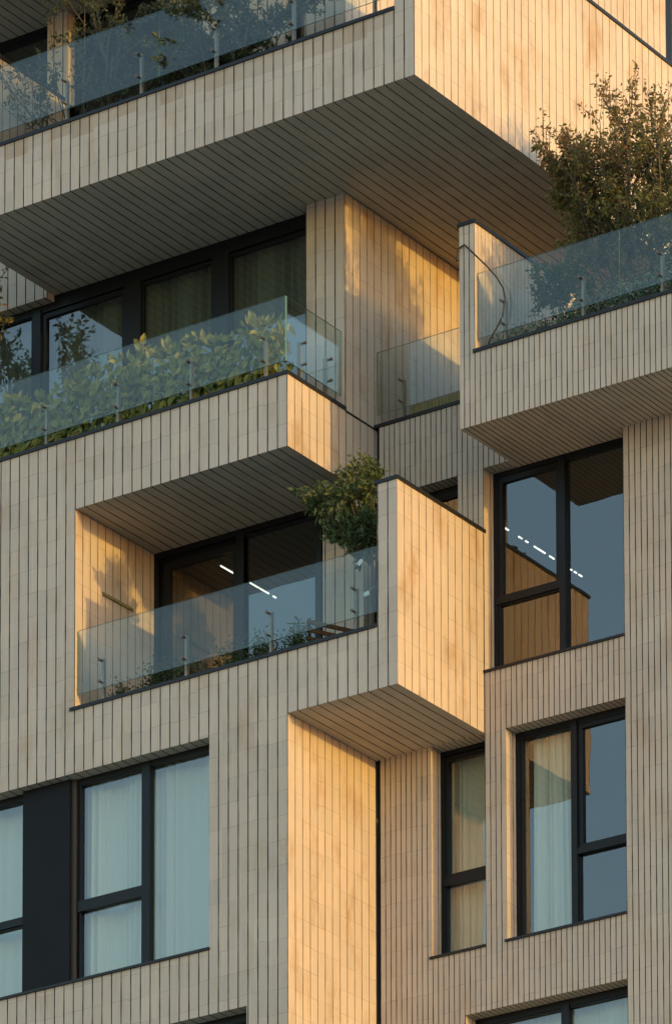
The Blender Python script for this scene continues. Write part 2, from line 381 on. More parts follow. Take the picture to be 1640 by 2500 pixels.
# shadow gap between the two volumes
g = MB(); g.box(0.0, 0.065, 1.95, 2.12, BOT, 0.93); part(g, 'shadow_gap_post', M['metal'])

# caps
def cap(name, segs, label=None):
    c = MB()
    for s_ in segs: c.box(*s_)
    o = c.build(name, M['metal'], B)
    bv = o.modifiers.new('bevel', 'BEVEL'); bv.width = 0.006; bv.segments = 2
    if label: o['label'] = label
    return o
h = 0.042
cap('parapet_cap', [(-12, 0.02, -0.022, 0.22, 0.921, 0.921+h)])
cap('parapet_cap', [(-0.22, 0.022, 0.2205, 1.246, 0.921, 0.921+h)])
cap('parapet_cap', [(-0.02, 0.012, 1.25, 1.93, 0.905, 0.925)])
cap('parapet_cap', [(-3.30, 1.312, -0.022, 0.22, -2.626, -2.626+h)])
cap('parapet_cap', [(1.285, 1.625, -0.022, 0.22, -0.830, -0.830+h), (1.35, 1.625, 0.2205, 1.93, -0.830, -0.830+h)])
cap('parapet_cap', [(TX0, 2.089, TY-0.022, TY+0.22, 4.670, 4.670+h)])
cap('parapet_cap', [(2.06, TX1+0.022, TY-0.022, TY+0.30, 6.424, 6.424+h), (2.15, TX1+0.022, TY+0.3005, 9.5, 6.424, 6.424+h)])
cap('parapet_cap', [(TX0-0.02, -4.32, TY, 1.249, 6.231, 6.231+h)])
cap('parapet_cap', [(0.0, 1.975, 1.878, 2.08, 0.921, 0.921+h)])
cap('parapet_cap', [(RX1-0.02, 9.6, RY-0.022, RY+0.20, 0.920, 0.920+h)])
cap('parapet_cap', [(RX0-0.022, RX1+0.022, RY-0.022, 6.0, 2.583, 2.583+h)])

# windows -------------------------------------------------------------
def window(x0, x1, z0, z1, y, splits, name='window', fw=0.06, label=None, sill=None, head=0.0):
    """splits: list of casements (x0,x1,z0,z1,frame width); whole frame is one mesh, panes and sill are sub-parts"""
    f = MB()
    e = 0.03
    # outer frame pieces butt end to end
    f.box(x0-e, x0+fw, y, y+0.08, z0-e, z1+e)
    f.box(x1-fw, x1+e, y, y+0.08, z0-e, z1+e)
    f.box(x0+fw, x1-fw, y, y+0.08, z1-fw-head, z1+e)
    f.box(x0+fw, x1-fw, y, y+0.08, z0-e, z0+fw*0.5)
    ps = []
    for (a, b_, c, d, q) in splits:
        yy = y+0.012
        f.box(a, a+q, yy, yy+0.06, c, d); f.box(b_-q, b_, yy, yy+0.06, c, d)
        f.box(a+q, b_-q, yy, yy+0.06, d-q, d); f.box(a+q, b_-q, yy, yy+0.06, c, c+q)
        p = MB(); p.face([(a+q-0.005, yy+0.035, c+q-0.005), (b_-q+0.005, yy+0.035, c+q-0.005), (b_-q+0.005, yy+0.035, d-q+0.005), (a+q-0.005, yy+0.035, d-q+0.005)]); ps.append(p)
    o = f.build(name, M['frame'], B)
    bv = o.modifiers.new('bevel', 'BEVEL'); bv.width = 0.004; bv.segments = 1
    if label: o['label'] = label
    for p in ps: p.build('pane', M['pane'], o)
    if sill:
        s_ = MB(); s_.box(*sill); s_.build('window_sill', M['metal'], o)
    return o
def bars(o, segs):
    c = MB()
    for s_ in segs: c.box(*s_)
    return c.build('mullion', M['frame'], o)
def room(x0, x1, y0, y1, z0, z1):
    r = MB()
    r.face([(x0, y1, z0), (x0, y1, z1), (x1, y1, z1), (x1, y1, z0)]); r.face([(x0, y0, z0), (x0, y0, z1), (x0, y1, z1), (x0, y1, z0)])
    r.face([(x1, y0, z0), (x1, y1, z0), (x1, y1, z1), (x1, y0, z1)]); r.face([(x0, y0, z0), (x0, y1, z0), (x1, y1, z0), (x1, y0, z0)])
    r.face([(x0, y0, z1), (x1, y0, z1), (x1, y1, z1), (x0, y1, z1)])
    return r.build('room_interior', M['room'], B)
YW = 2.121
# W1: large corner-of-tower window under the right balcony
wn = window(W1[0], W1[1], W1[2], W1[3], YW, [(1.66, 2.585, -1.68, -0.065, 0.075), (1.67, 2.60, -2.62, -1.69, 0.028), (2.60, 3.57, -2.62, -0.06, 0.03)], label='large window mirroring the sky, under the right balcony', sill=(W1[0]-0.02, W1[1]+0.005, 1.875, 2.121, W1[2]+0.001, W1[2]+0.03))
bars(wn, [(2.57, 2.655, YW-0.02, YW+0.07, -2.62, -0.03), (1.64, 2.569, YW-0.016, YW+0.07, -1.70, -1.60)])
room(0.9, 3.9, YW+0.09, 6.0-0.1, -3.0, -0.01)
wn = window(W2[0], W2[1], W2[2], W2[3], YW, [(1.97, 2.735, -6.09, -3.47, 0.03), (2.79, 3.58, -5.08, -3.47, 0.075), (2.78, 3.58, -6.09, -5.10, 0.025)], label='window with a half drawn pale curtain', sill=(W2[0]-0.02, W2[1]+0.005, 1.875, 2.121, W2[2]+0.001, W2[2]+0.03), head=0.02)
bars(wn, [(2.715, 2.80, YW-0.02, YW+0.07, -6.09, -3.43), (2.801, 3.60, YW-0.016, YW+0.07, -5.13, -5.05)])
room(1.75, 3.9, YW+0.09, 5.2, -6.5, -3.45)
wn = window(W3[0], W3[1], W3[2], W3[3], YW, [(0.86, 1.60, -5.05, -3.47, 0.07), (0.86, 1.60, -6.09, -5.09, 0.035)], label='narrow tall window below the box balcony', sill=(W3[0]-0.02, W3[1]+0.004, 1.875, 2.121, W3[2]+0.001, W3[2]+0.03))
bars(wn, [(0.85, 1.60, YW-0.016, YW+0.07, -5.13, -5.045)])
room(0.3, 1.70, YW+0.09, 5.2, -6.5, -3.42)
wn = window(W4[0], W4[1], W4[2], W4[3], YW, [(1.37, 2.60, -9.5, -6.98, 0.05), (2.60, 3.57, -9.5, -6.98, 0.05)], label='window cut by the bottom edge of view, pale pleated curtain inside', head=0.03)
bars(wn, [(2.55, 2.66, YW-0.016, YW+0.07, -9.5, -6.95)])
room(1.1, 3.9, YW+0.09, 5.2, -10, -6.93)
wn = window(W5[0], W5[1], W5[2], W5[3], YW, [(0.17, 1.19, -3.05, -0.09, 0.05)], name='balcony_door', label='dark glazed door behind the box balcony', head=0.05)
room(0.05, 0.88, YW+0.09, 5.0, -3.15, -0.02)
# loggia doors
wn = window(-3.225, -0.655, -3.08, -0.001, 1.66, [(-3.08, -1.92, -3.05, -0.17, 0.085), (-1.86, -0.72, -3.05, -0.09, 0.03)], name='balcony_door', label='wide glazed sliding door at the back of the loggia', head=0.02)
bars(wn, [(-1.94, -1.83, 1.645, 1.73, -3.05, -0.06)])
room(-3.4, -0.4, 1.76, 5.4, -3.15, -0.02)
# middle balcony window wall
wn = window(-12, -0.594, 0.32, 3.74, 1.421, [(-8.0, -4.99, 0.4, 3.62, 0.05), (-4.86, -3.52, 0.4, 3.56, 0.06), (-3.29, -2.13, 0.4, 3.56, 0.04), (-1.90, -0.66, 0.4, 3.56, 0.04)], name='balcony_door', label='long dark glazed wall with drawn curtains behind the hedge', head=0.1)
bars(wn, [(-4.99, -4.87, 1.40, 1.49, 0.4, 3.63), (-3.53, -3.27, 1.41, 1.49, 0.4, 3.63), (-2.14, -1.89, 1.41, 1.49, 0.4, 3.63)])
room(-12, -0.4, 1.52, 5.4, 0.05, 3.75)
# top balcony window wall
wn = window(-4.33, -2.83, 4.07, 7.48, 1.421, [(-4.25, -2.90, 4.1, 7.40, 0.05)], name='balcony_door', label='dark glazed door on the top balcony, left')
wn2 = window(-0.904, -0.604, 4.07, 7.48, 1.421, [(-0.89, -0.62, 4.1, 7.40, 0.05)], name='balcony_door', label='dark glazed door on the top balcony beside the lit pier')
wn3 = window(-12, -4.67, 6.52, 7.48, 1.421, [(-8.0, -4.72, 6.55, 7.42, 0.04)], name='balcony_door', label='dark window strip left of the top balcony')
room(-12, -0.65, 1.52, 5.4, 4.07, 7.49)
# left lower windows and dark panel
wn = window(-3.40, -1.169, -6.141, -3.439, 0.201, [(-3.34, -2.29, -5.10, -3.47, 0.06), (-3.31, -2.29, -6.12, -5.10, 0.03), (-2.28, -1.19, -6.12, -3.47, 0.03)], label='tall window with full white sheer curtains, lower left', sill=(-7.2, -1.155, -0.028, 0.2, -6.141, -6.111), head=0.02)
bars(wn, [(-2.33, -2.205, 0.185, 0.28, -6.12, -3.46), (-3.32, -2.331, 0.188, 0.28, -5.16, -5.02)])
wn = window(-7.2, -4.13, -6.141, -3.439, 0.201, [(-5.9, -4.15, -5.08, -3.49, 0.05), (-5.9, -4.15, -6.12, -5.13, 0.03)], label='window with white sheer curtain cut by the left edge', head=0.03)
bars(wn, [(-5.9, -4.14, 0.188, 0.28, -5.14, -5.04)])
g = MB(); g.box(-4.13, -3.401, 0.13, 0.32, -6.110, -3.44); part(g, 'infill_panel', M['panel'], 'dark grey metal panel between the two lower left windows')
g = MB(); g.box(-3.40, -3.33, 0.17, 0.2, -6.110, -3.44); part(g, 'frame_trim', M['bronze'])
room(-7.4, -1.0, 0.30, 3.6, -6.5, -3.45)
wn = window(-5.4, -0.61, -9.69, -6.957, 0.201, [(-5.3, -0.65, -9.6, -7.02, 0.05)], label='window just showing its head at the bottom edge', head=0.04)
room(-5.5, -0.4, 0.30, 3.6, -9.8, -6.96)

g = MB(); g.box(-0.25, -0.02, 9.02, 9.20, 4.06, 13.0); part(g, 'window_frame', M['frame'])
g = MB(); g.box(-0.25, -0.06, 9.20, 9.35, 4.06, 13.0); part(g, 'window_glass', M['pane'])
# glass balustrades ------------------------------------------------------
def boltpost(parent, x, y, zf, zt, zb1, zb2, axis='y', out=-1, gy=0.0):
    """flat steel post with two glass fixings; out = direction of the street side"""
    p = MB()
    if axis == 'y':
        p.box(x-0.016, x+0.016, y, y+0.05, zf, zt)
    else:
        p.box(x-0.05, x, y-0.016, y+0.016, zf, zt)
    po = p.build('post', M['steel'], parent)
    for z in (zb1, zb2):
        b_ = MB()
        if axis == 'y':
            b_.tube([(x-0.002, gy-0.03, z), (x-0.002, gy-0.012, z)], 0.020, 10); b_.tube([(x-0.002, gy-0.012, z), (x-0.002, y+0.001, z)], 0.011, 8)
        else:
            b_.tube([(gy+0.03, y, z), (gy+0.012, y, z)], 0.020, 10); b_.tube([(gy+0.012, y, z), (x-0.001, y, z)], 0.011, 8)
        b_.build('bolt', M['bolt'], parent)
def glass_y(segs, y, z0, z1, posts, zf, zb1, zb2, label):
    root = None
    for i, (x0, x1) in enumerate(segs):
        p = MB(); p.box(x0, x1, y, y+0.014, z0, z1, (0, 1, 1)); o = p.build('glass_balustrade', [M['glass'], M['glass_edge']], B); o['label'] = label[i] if isinstance(label, list) else label
        root = root or o
    for x in posts: boltpost(root, x, y+0.06, zf, zb2+0.03, zb1, zb2, 'y', gy=y)
    return root
glass_y([(-12, -0.062)], 0.05, 1.128, 1.965, [-0.413-1.124*i for i in range(5)], 0.963, 1.217, 1.512, 'glass balustrade in front of the laurel hedge')
p = MB(); p.box(-0.062, -0.048, 0.066, 1.243, 1.125, 1.960, (1, 0, 1)); o = p.build('glass_balustrade', [M['glass'], M['glass_edge']], B); o['label'] = 'glass balustrade return beside the lit side of the middle balcony'
for y in (0.445, 1.0): boltpost(o, -0.10, y, 0.963, 1.53, 1.225, 1.502, 'x', gy=-0.055)
glass_y([(-3.225, 1.305)], 0.05, -2.405, -1.577, [-2.879, -1.606, -0.333, 0.924], -2.584, -2.314, -2.031, 'glass balustrade across the loggia and box balcony')
glass_y([(2.19, 4.212), (4.224, 9.4)], 0.87, 1.110, 1.945, [2.558, 3.667, 4.774, 5.88], 0.962, 1.217, 1.496, ['glass balustrade of the right balcony, left panel', 'glass balustrade of the right balcony, right panel'])
glass_y([(-0.0, 1.97)], 1.95, 1.119, 1.943, [0.35, 1.45], 0.963, 1.216, 1.492, 'glass balustrade of the small terrace beside the orange lit wall')
glass_y([(-4.34, -1.454), (-1.442, 2.085)], -0.69, 4.895, 5.755, [-4.07, -2.92, -1.764, -0.628, 0.531, 1.716], 4.712, 4.993, 5.284, ['glass balustrade of the top balcony, left panel', 'glass balustrade of the top balcony, right panel'])

# ------------------------------------------------------------------ curtains, lamps
def curtain(name, x0, x1, z0, z1, y, folds, amp, mat, label, seed=0, gather=0.0):
    r = random.Random(seed); n = int(folds*10); c = MB(); xs = []
    ph = 0; ys = []
    for i in range(n+1):
        ph += 2*math.pi/10*(0.7+0.6*r.random()); ys.append(amp*math.sin(ph)*(0.55+0.45*math.sin(ph*0.21+seed))+amp*1.3*math.sin(ph*0.17+seed*1.7))
    rows = 6
    def P(i, k):
        t = i/n; s_ = k/rows; xx = x0+(x1-x0)*t
        if gather: xx = x0+(x1-x0)*t*(1-gather*s_) + gather*(x1-x0)*0.25*s_
        return (xx, y+ys[i]*(1-0.25*s_), z0+(z1-z0)*s_)
    base = 0
    for k in range(rows+1):
        for i in range(n+1): c.v.append(P(i, k))
    for k in range(rows):
        for i in range(n):
            q = k*(n+1)+i; c.f.append((q, q+1, q+n+2, q+n+1)); c.uv += [(0, 0)]*4; c.mi.append(0); c.at.append(0)
    o = c.build(name, mat, None, loc=((x0+x1)/2, y, z1), smooth=True)
    return tag(o, label, 'curtain')
curtain('curtain', 2.05, 2.66, -6.2, -3.45, 2.32, 9, 0.030, M['curtain'], 'pale curtain half drawn behind the left pane of the right-hand window', 3, 0.12)
curtain('curtain', -3.42, -2.2, -6.3, -3.45, 0.45, 11, 0.045, M['curtain'], 'white curtain behind the divided panes right of the dark panel', 5)
curtain('curtain', -2.2, -1.0, -6.3, -3.45, 0.46, 8, 0.035, M['curtain'], 'white sheer curtain behind the tall undivided pane beside the cladding', 6)
curtain('curtain', -6.5, -4.05, -6.3, -3.45, 0.45, 15, 0.04, M['curtain'], 'white curtain left of the dark grey panel', 8)
curtain('curtain', 1.3, 3.7, -9.8, -6.95, 2.34, 26, 0.02, M['curtain'], 'pleated pale curtain in the window at the bottom right corner', 9)
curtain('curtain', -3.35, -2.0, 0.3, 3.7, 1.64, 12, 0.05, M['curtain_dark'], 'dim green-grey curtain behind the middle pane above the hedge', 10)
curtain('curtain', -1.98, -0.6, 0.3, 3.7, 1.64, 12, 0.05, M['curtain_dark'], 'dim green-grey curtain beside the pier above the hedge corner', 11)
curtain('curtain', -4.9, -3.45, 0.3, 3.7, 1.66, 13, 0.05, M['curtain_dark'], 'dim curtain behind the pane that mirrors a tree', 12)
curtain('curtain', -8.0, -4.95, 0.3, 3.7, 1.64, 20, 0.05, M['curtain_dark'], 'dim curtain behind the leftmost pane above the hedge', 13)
curtain('curtain', 0.75, 1.75, -6.3, -3.45, 2.36, 14, 0.02, M['curtain'], 'beige sheer curtain in the narrow tall window below the box balcony', 15)
def lamp(segs, x, z, label):
    t = thing('ceiling_lamp', label, 'lamp', (x, segs[0][0], z))
    hs = MB(); hs.box(x-0.02, x+0.02, segs[0][0]-0.03, segs[-1][1]+0.03, z+0.02, z+0.06); hs.build('lamp_housing', M['frame'], t)
    d = MB()
    for a_, b_ in segs: d.box(x-0.008, x+0.008, a_, b_, z+0.006, z+0.019)
    d.build('diffuser', M['lamp'], t)
lamp([(2.87, 2.97), (3.20, 3.24), (3.26, 3.28), (3.36, 3.42), (3.56, 3.62), (3.64, 3.82), (3.92, 4.03), (4.42, 4.45), (4.50, 4.56), (4.61, 4.69)], 1.285, -0.35, 'broken row of bright ceiling lamps seen through the sky-mirroring window')
lamp([(1.80, 2.10), (2.44, 2.64), (2.66, 2.86), (2.95, 3.02)], -2.29, -0.35, 'slim bright ceiling lamp inside the loggia room')

# ------------------------------------------------------------------ plants
def ortho(d):
    a_ = d.cross(Vector((0, 0, 1)));
    if a_.length < 0.05: a_ = Vector((1, 0, 0))
    return a_.normalized()
def rv(r): 
    while True:
        v = Vector((r.uniform(-1, 1), r.uniform(-1, 1), r.uniform(-1, 1)))
        if 0.05 < v.length < 1: return v.normalized()
def grow(r, wood, lf, p, d, length, rad, lvl, maxl, P):
    n = 6 if length > 2 else 4; pts = [p]; rr = [rad]; q = p.copy(); dd = d.normalized()
    for i in range(n):
        dd = (dd + rv(r)*P['wob'] + Vector((0, 0, P['up']))).normalized(); q = q + dd*length/n
        pts.append(q.copy()); rr.append(rad*(1-(i+1)/n*0.6))
    wood.tube(pts, rr, 5 if lvl < 2 else 4)
    if lvl >= maxl-1:
        k = P['leaves'] if lvl == maxl else P['leaves']//2
        for j in range(k):
            t = r.random()**0.7*n; i = min(int(t), n-1); f_ = t-i
            b_ = pts[i].lerp(pts[i+1], f_)
            ld = (dd*0.5 + rv(r)*1.0 + Vector((0, 0, P['droop']))).normalized()
            L = P['L']*r.uniform(0.6, 1.25)
            lf.leaf(b_ + rv(r)*P['sc'], ld, rv(r), L, L*P['asp'], min(1, max(0, r.random()*0.75 + P['tip'](b_)*r.random())))
    if lvl < maxl:
        for j in range(P['kids'][lvl]):
            t = r.uniform(0.25, 1.0)*n if lvl else r.uniform(P['k0'], 1.0)*n
            i = min(int(t), n-1); b_ = pts[i].lerp(pts[i+1], t-i)
            sp = P['spread'][lvl]
            nd = (dd + rv(r)*sp).normalized()
            grow(r, wood, lf, b_, nd, length*P['lr'][lvl]*r.uniform(0.75, 1.2), rad*0.5, lvl+1, maxl, P)
def plant(name, label, cat, base, stems, mats, P, maxl, seed, group=None, trunkname='trunk', crownname='crown'):
    r = random.Random(seed); t = thing(name, label, cat, base, group)
    wood = MB(); lf = MB()
    for (o_, d, L, rad) in stems:
        grow(r, wood, lf, Vector(base)+Vector(o_), Vector(d), L, rad, 0, maxl, P)
    wood.build(trunkname, M['bark'], t, loc=base, smooth=True); lf.build(crownname, mats, t, loc=base)
    return t
# big vase-shaped tree on the right balcony
BT = (4.12, 1.75, 0.3)
stems = []
r0 = random.Random(3)
for i in range(17):
    ax = -0.50+1.25*i/16
    stems.append(((ax*0.25, r0.uniform(-0.1, 0.1), 0), (ax*1.0, r0.uniform(-0.3, 0.3), 1.35), r0.uniform(2.95, 3.35)*(1.0 if ax < 0.05 else 0.88), 0.022))
stems.append(((-0.62, 0, 2.35), (-0.95, -0.05, 0.85), 1.25, 0.013)); stems.append(((-0.50, 0, 2.1), (-0.75, 0.1, 1.15), 1.5, 0.013)); stems.append(((-0.40, 0, 1.9), (-0.95, -0.1, 0.8), 1.2, 0.012))
PT = dict(wob=0.10, up=0.05, leaves=15, droop=-0.3, L=0.068, asp=0.46, sc=0.05, tip=lambda q: 0.75*max(0, min(1, (q.z-2.2)/1.8)), kids=[15, 5], spread=[0.62, 0.8], lr=[0.18, 0.55], k0=0.50)
plant('balcony_tree', 'large bushy tree with reddish leaf tips rising above the right balcony glass', 'tree', BT, stems, M['leaf_tree'], PT, 2, 21)
# small standard tree
PT2 = dict(wob=0.06, up=0.02, leaves=34, droop=-0.05, L=0.055, asp=0.5, sc=0.03, tip=lambda q: 0.1, kids=[14, 6], spread=[1.5, 1.1], lr=[0.30, 0.6], k0=0.86)
plant('balcony_tree', 'small round-headed tree with thin bare stem behind the right balcony glass', 'tree', (2.98, 1.5, 0.3), [((0, 0, 0), (0.02, 0, 1), 1.42, 0.017)], M['leaf_shrub'], PT2, 2, 5)
# box-balcony tree
PT3 = dict(wob=0.09, up=0.03, leaves=9, droop=-0.4, L=0.09, asp=0.48, sc=0.04, tip=lambda q: 0.35*max(0, min(1, (q.z+0.7)/0.6)), kids=[8, 5], spread=[0.8, 0.9], lr=[0.33, 0.5], k0=0.05)
LT = (0.76, 0.75, -3.1)
stems = [((0, 0, 0), (-0.02, 0, 1), 1.75, 0.028)]
for i in range(9):
    aa = i*2*math.pi/9
    stems.append(((-0.02, 0, 1.62), (0.34*math.cos(aa)-0.34, 0.20*math.sin(aa), 0.90), r0.uniform(0.75, 1.12), 0.013))
PT3a = dict(PT3); PT3a['kids'] = [5, 4]
tr = thing('balcony_tree', 'small leafy tree with white tags behind the tall side wall of the box balcony', 'tree', LT)
wood = MB(); lf = MB(); rr_ = random.Random(14)
wood.tube([Vector(LT), Vector(LT)+Vector((0.0, 0.02, 0.6)), Vector(LT)+Vector((-0.03, 0, 1.2)), Vector(LT)+Vector((-0.02, 0, 1.7))], [0.03, 0.027, 0.024, 0.02], 7)
for (o_, d, L, rad) in stems[1:]:
    grow(rr_, wood, lf, Vector(LT)+Vector(o_), Vector(d), L, rad, 0, 2, PT3)
wood.build('trunk', M['bark'], tr, loc=LT, smooth=True); lf.build('crown', M['leaf_small'], tr, loc=LT)
# trees on the top balcony
PT4 = dict(wob=0.13, up=0.03, leaves=16, droop=-0.1, L=0.07, asp=0.42, sc=0.03, tip=lambda q: 0.2, kids=[6, 4], spread=[0.7, 0.9], lr=[0.42, 0.5], k0=0.25)
def fan(n, sx, sy, L, rad, seed, up_=1.2):
    r = random.Random(seed)
    return [((r.uniform(-0.05, 0.05), r.uniform(-0.05, 0.05), 0), (sx*(2*i/(n-1)-1)+r.uniform(-.1, .1), r.uniform(-sy, sy), up_), L*r.uniform(0.8, 1.15), rad) for i in range(n)]
plant('balcony_tree', 'sparse twiggy shrub tree on the top balcony beside the lit pier', 'tree', (-2.95, -0.05, 4.06), fan(7, 0.75, 0.3, 2.1, 0.016, 2), M['leaf_grey'], PT4, 2, 31)
PT5 = dict(PT4); PT5['leaves'] = 34; PT5['L'] = 0.085
plant('balcony_tree', 'dense leafy tree in the middle of the top balcony', 'tree', (-0.95, 0.0, 4.06), fan(9, 0.65, 0.3, 1.9, 0.018, 4), M['leaf_grey'], PT5, 2, 33)
# tree just outside on the middle balcony (mirrored in the glazing)
plant('balcony_tree', 'leafy tree at the left end of the laurel hedge, partly cut off', 'tree', (-6.12, 0.10, 0.3), fan(11, 0.20, 0.16, 3.35, 0.02, 6, 1.5), M['leaf_tree'], dict(PT4, leaves=16, L=0.08, kids=[12, 5], lr=[0.17, 0.5], spread=[0.6, 0.9]), 2, 35)

# laurel hedge
def hedge(x0, x1, y0, y1, z0, ztop, count, L, mat, seed):
    r = random.Random(seed); lf = MB(); wd = MB()
    n = int((x1-x0)/0.22)
    for i in range(n):
        x = x0+(i+0.5)*(x1-x0)/n
        for k in range(2):
            p0 = Vector((x+r.uniform(-.05, .05), r.uniform(y0+.1, y1-.1), z0)); p1 = p0+Vector((r.uniform(-.12, .12), r.uniform(-.1, .1), ztop(x)-z0-0.12))
            wd.tube([p0, p0.lerp(p1, .5)+rv(r)*.03, p1], [0.011, 0.008, 0.004], 4)
    for i in range(count):
        x = r.uniform(x0, x1); zt = ztop(x); t = r.random()**0.75
        z = z0 + (zt-z0)*t
        yy = r.uniform(y0, y1)
        if r.random() < 0.75: yy = y0 + (y1-y0)*r.random()**2*0.35
        p = Vector((x, yy, z))
        outw = Vector((r.uniform(-.8, .8), -0.25+r.uniform(-.35, .35), r.uniform(-1.4, -0.1) + (1.3 if t > 0.93 else 0)))
        nn = (Vector((0.1, -1.0, 0.15)) + rv(r)*0.55)
        val = min(1, r.random()*0.72 + (0.38*r.random() if t > 0.82 else 0) + (0.3 if r.random() < 0.06 else 0))
        ll = L*r.uniform(0.65, 1.25)
        bigleaf(lf, p, outw.normalized(), nn.normalized(), ll, ll*0.62, val)
    return wd, lf
def bigleaf(s, p, d, nrm, L, W, val):
    sd_ = d.cross(nrm)
    if sd_.length < 1e-2: sd_ = d.cross(Vector((1, .3, 0)))
    sd_.normalize(); n2 = sd_.cross(d)
    P = lambda a_, b_, c_: tuple(p+d*L*a_+sd_*W*b_+n2*L*c_)
    i = len(s.v)
    s.v += [P(0, 0, 0), P(.28, .42, .05), P(.62, .40, .02), P(1, 0, -.16), P(.62, -.40, .02), P(.28, -.42, .05), P(.45, 0, -.05)]
    for f_ in ((0, 1, 6), (1, 2, 6), (2, 3, 6), (3, 4, 6), (4, 5, 6), (5, 0, 6)):
        s.f.append((i+f_[0], i+f_[1], i+f_[2])); s.uv += [(0, 0)]*3; s.mi.append(0); s.at.append(val)
def hz(x):
    b_ = 1.86+0.07*math.sin(x*2.3+1)+0.05*math.sin(x*7.1)+0.035*math.sin(x*15.3)
    return b_ - 0.55*max(0, x+0.50) - 0.04*max(0, -x-3)
ht = thing('laurel_hedge', 'hedge of large yellow-green leaves behind the glass of the middle balcony', 'hedge', (-3, 0.38, 0.55))
wd, lf = hedge(-6.2, -0.22, 0.20, 0.62, 0.55, hz, 4300, 0.135, None, 5)
wd.build('stems', M['bark'], ht, loc=(-3, 0.38, 0.55)); lf.build('foliage', M['leaf_laurel'], ht, loc=(-3, 0.38, 0.55))
def trough(x0, x1, y0, y1, z0, z1, label, nm='planter_trough'):
    t = MB(); e = 0.025
    t.box(x0, x1, y0, y0+e, z0, z1); t.box(x0, x1, y1-e, y1, z0, z1); t.box(x0, x0+e, y0+e, y1-e, z0, z1); t.box(x1-e, x1, y0+e, y1-e, z0, z1); t.box(x0+e, x1-e, y0+e, y1-e, z0, z1-0.04)
    return tag(t.build(nm, M['terra'], None, loc=((x0+x1)/2, (y0+y1)/2, z0)), label, 'planter')
trough(-6.3, -0.25, 0.24, 0.60, 0.3, 0.62, 'long brown planter trough holding the laurel hedge')

# low shrubs behind the loggia glass
def shrub(name, label, base, rx, ry, rz, n, L, mat, seed, asp=0.45, group=None, cat='shrub'):
    r = random.Random(seed); t = thing(name, label, cat, base, group); wd = MB(); lf = MB(); b0 = Vector(base)
    for i in range(14):
        a_ = r.uniform(0, 6.28); q = b0+Vector((rx*.85*math.cos(a_)*r.random(), ry*.85*math.sin(a_)*r.random(), rz*r.uniform(.6, 1.1)))
        mid = b0.lerp(q, .5)+Vector((0, 0, .04)); wd.tube([b0, mid, q], [0.007, 0.005, 0.002], 4)
        for j in range(n//14):
            tt = r.uniform(.25, 1.05); p = b0.lerp(q, tt)+rv(r)*min(rx, .13)*r.random()*1.2
            p.x += r.uniform(-.3, .3)*rx
            lf.leaf(p, (rv(r)+Vector((0, 0, .35))), rv(r), L*r.uniform(.6, 1.2), L*asp, r.random())
    wd.build('stems', M['bark'], t, loc=base); lf.build('foliage', mat, t, loc=base)
    return t
LZ = -2.80
for i, (x, rx, rz, lb) in enumerate([(-2.70, .22, .33, 'leftmost dark shrub at the lit corner of the loggia glass'), (-2.22, .27, .50, 'taller feathery shrub between the first two glass posts of the loggia'),
                                     (-1.72, .26, .40, 'low dark shrub around the second post of the loggia glass'), (-1.12, .30, .50, 'wide dark shrub at the middle of the loggia parapet'),
                                     (-0.60, .28, .50, 'dark shrub just left of the third post of the loggia glass'), (-0.10, .26, .52, 'upright dark shrub right of the third post, before the sky-blue pane')]):
    shrub('balcony_shrub', lb, (x, 0.33, LZ), rx, 0.14, rz+0.10, 900, 0.05, M['leaf_shrub'], 50+i, group='low shrubs along the loggia parapet')
trough(-3.1, 0.25, 0.24, 0.52, -3.1, -2.74, 'long brown planter trough holding the low loggia shrubs')
# right balcony: silver ground plants and shrubs
r0 = random.Random(77)
for i in range(9):
    x = 2.42+0.30*i
    k = i/8
    shrub('silver_plant', ['silver-leaved plant nearest the white side wall of the right balcony', 'second silver-leaved plant from the side wall', 'silver-leaved plant left of the thin tree stem', 'silver-leaved plant below the thin tree stem', 'silver-leaved plant at the second glass post of the right balcony', 'silver-leaved plant right of the second glass post', 'silver-leaved plant under the glass joint of the right balcony', 'silver-leaved plant left of the third glass post', 'silver-leaved plant at the right picture edge'][i],
          (x, 1.09, 0.84), 0.22, 0.06, 0.34+0.20*k, 520, 0.05, M['leaf_silver'], 90+i, 0.5, 'silver plants along the right parapet', 'plant')
for i, (x, y, rx, rz, lb) in enumerate([(3.42, 1.45, .34, .95, 'green shrub between the small tree and the big tree'), (4.55, 1.4, .45, 1.0, 'dense green shrub under the big tree'), (4.0, 1.35, .4, .8, 'green shrub at the foot of the big tree'), (5.2, 1.4, .4, 1.0, 'green shrub beside the right edge, behind glass')]):
    shrub('balcony_shrub', lb, (x, y, 0.75), rx, .25, rz, 1800, 0.06, M['leaf_shrub'], 120+i)
trough(2.25, 6.6, 1.03, 1.95, 0.3, 0.80, 'long brown planter trough on the right balcony')
# foliage at the foot of the top balcony trees
shrub('balcony_shrub', 'leafy plant at the foot of the dense tree on the top balcony', (-0.35, 0.0, 4.35), .35, .2, .6, 900, 0.06, M['leaf_grey'], 140)
shrub('balcony_shrub', 'low plant at the foot of the twiggy tree on the top balcony', (-2.9, -0.1, 4.35), .35, .2, .40, 700, 0.05, M['leaf_grey'], 141)
trough(-3.4, 0.2, -0.35, 0.3, 4.06, 4.42, 'long brown planter trough on the top balcony')

# ------------------------------------------------------------------ small things
q = MB(); q.box(-2.02, -1.97, 0.12, 1.245, 4.06, 6.30); tag(q.build('privacy_screen', M['panel'], None, loc=(-2, .7, 4.06)), 'dark flat privacy screen standing across the top balcony', 'screen')
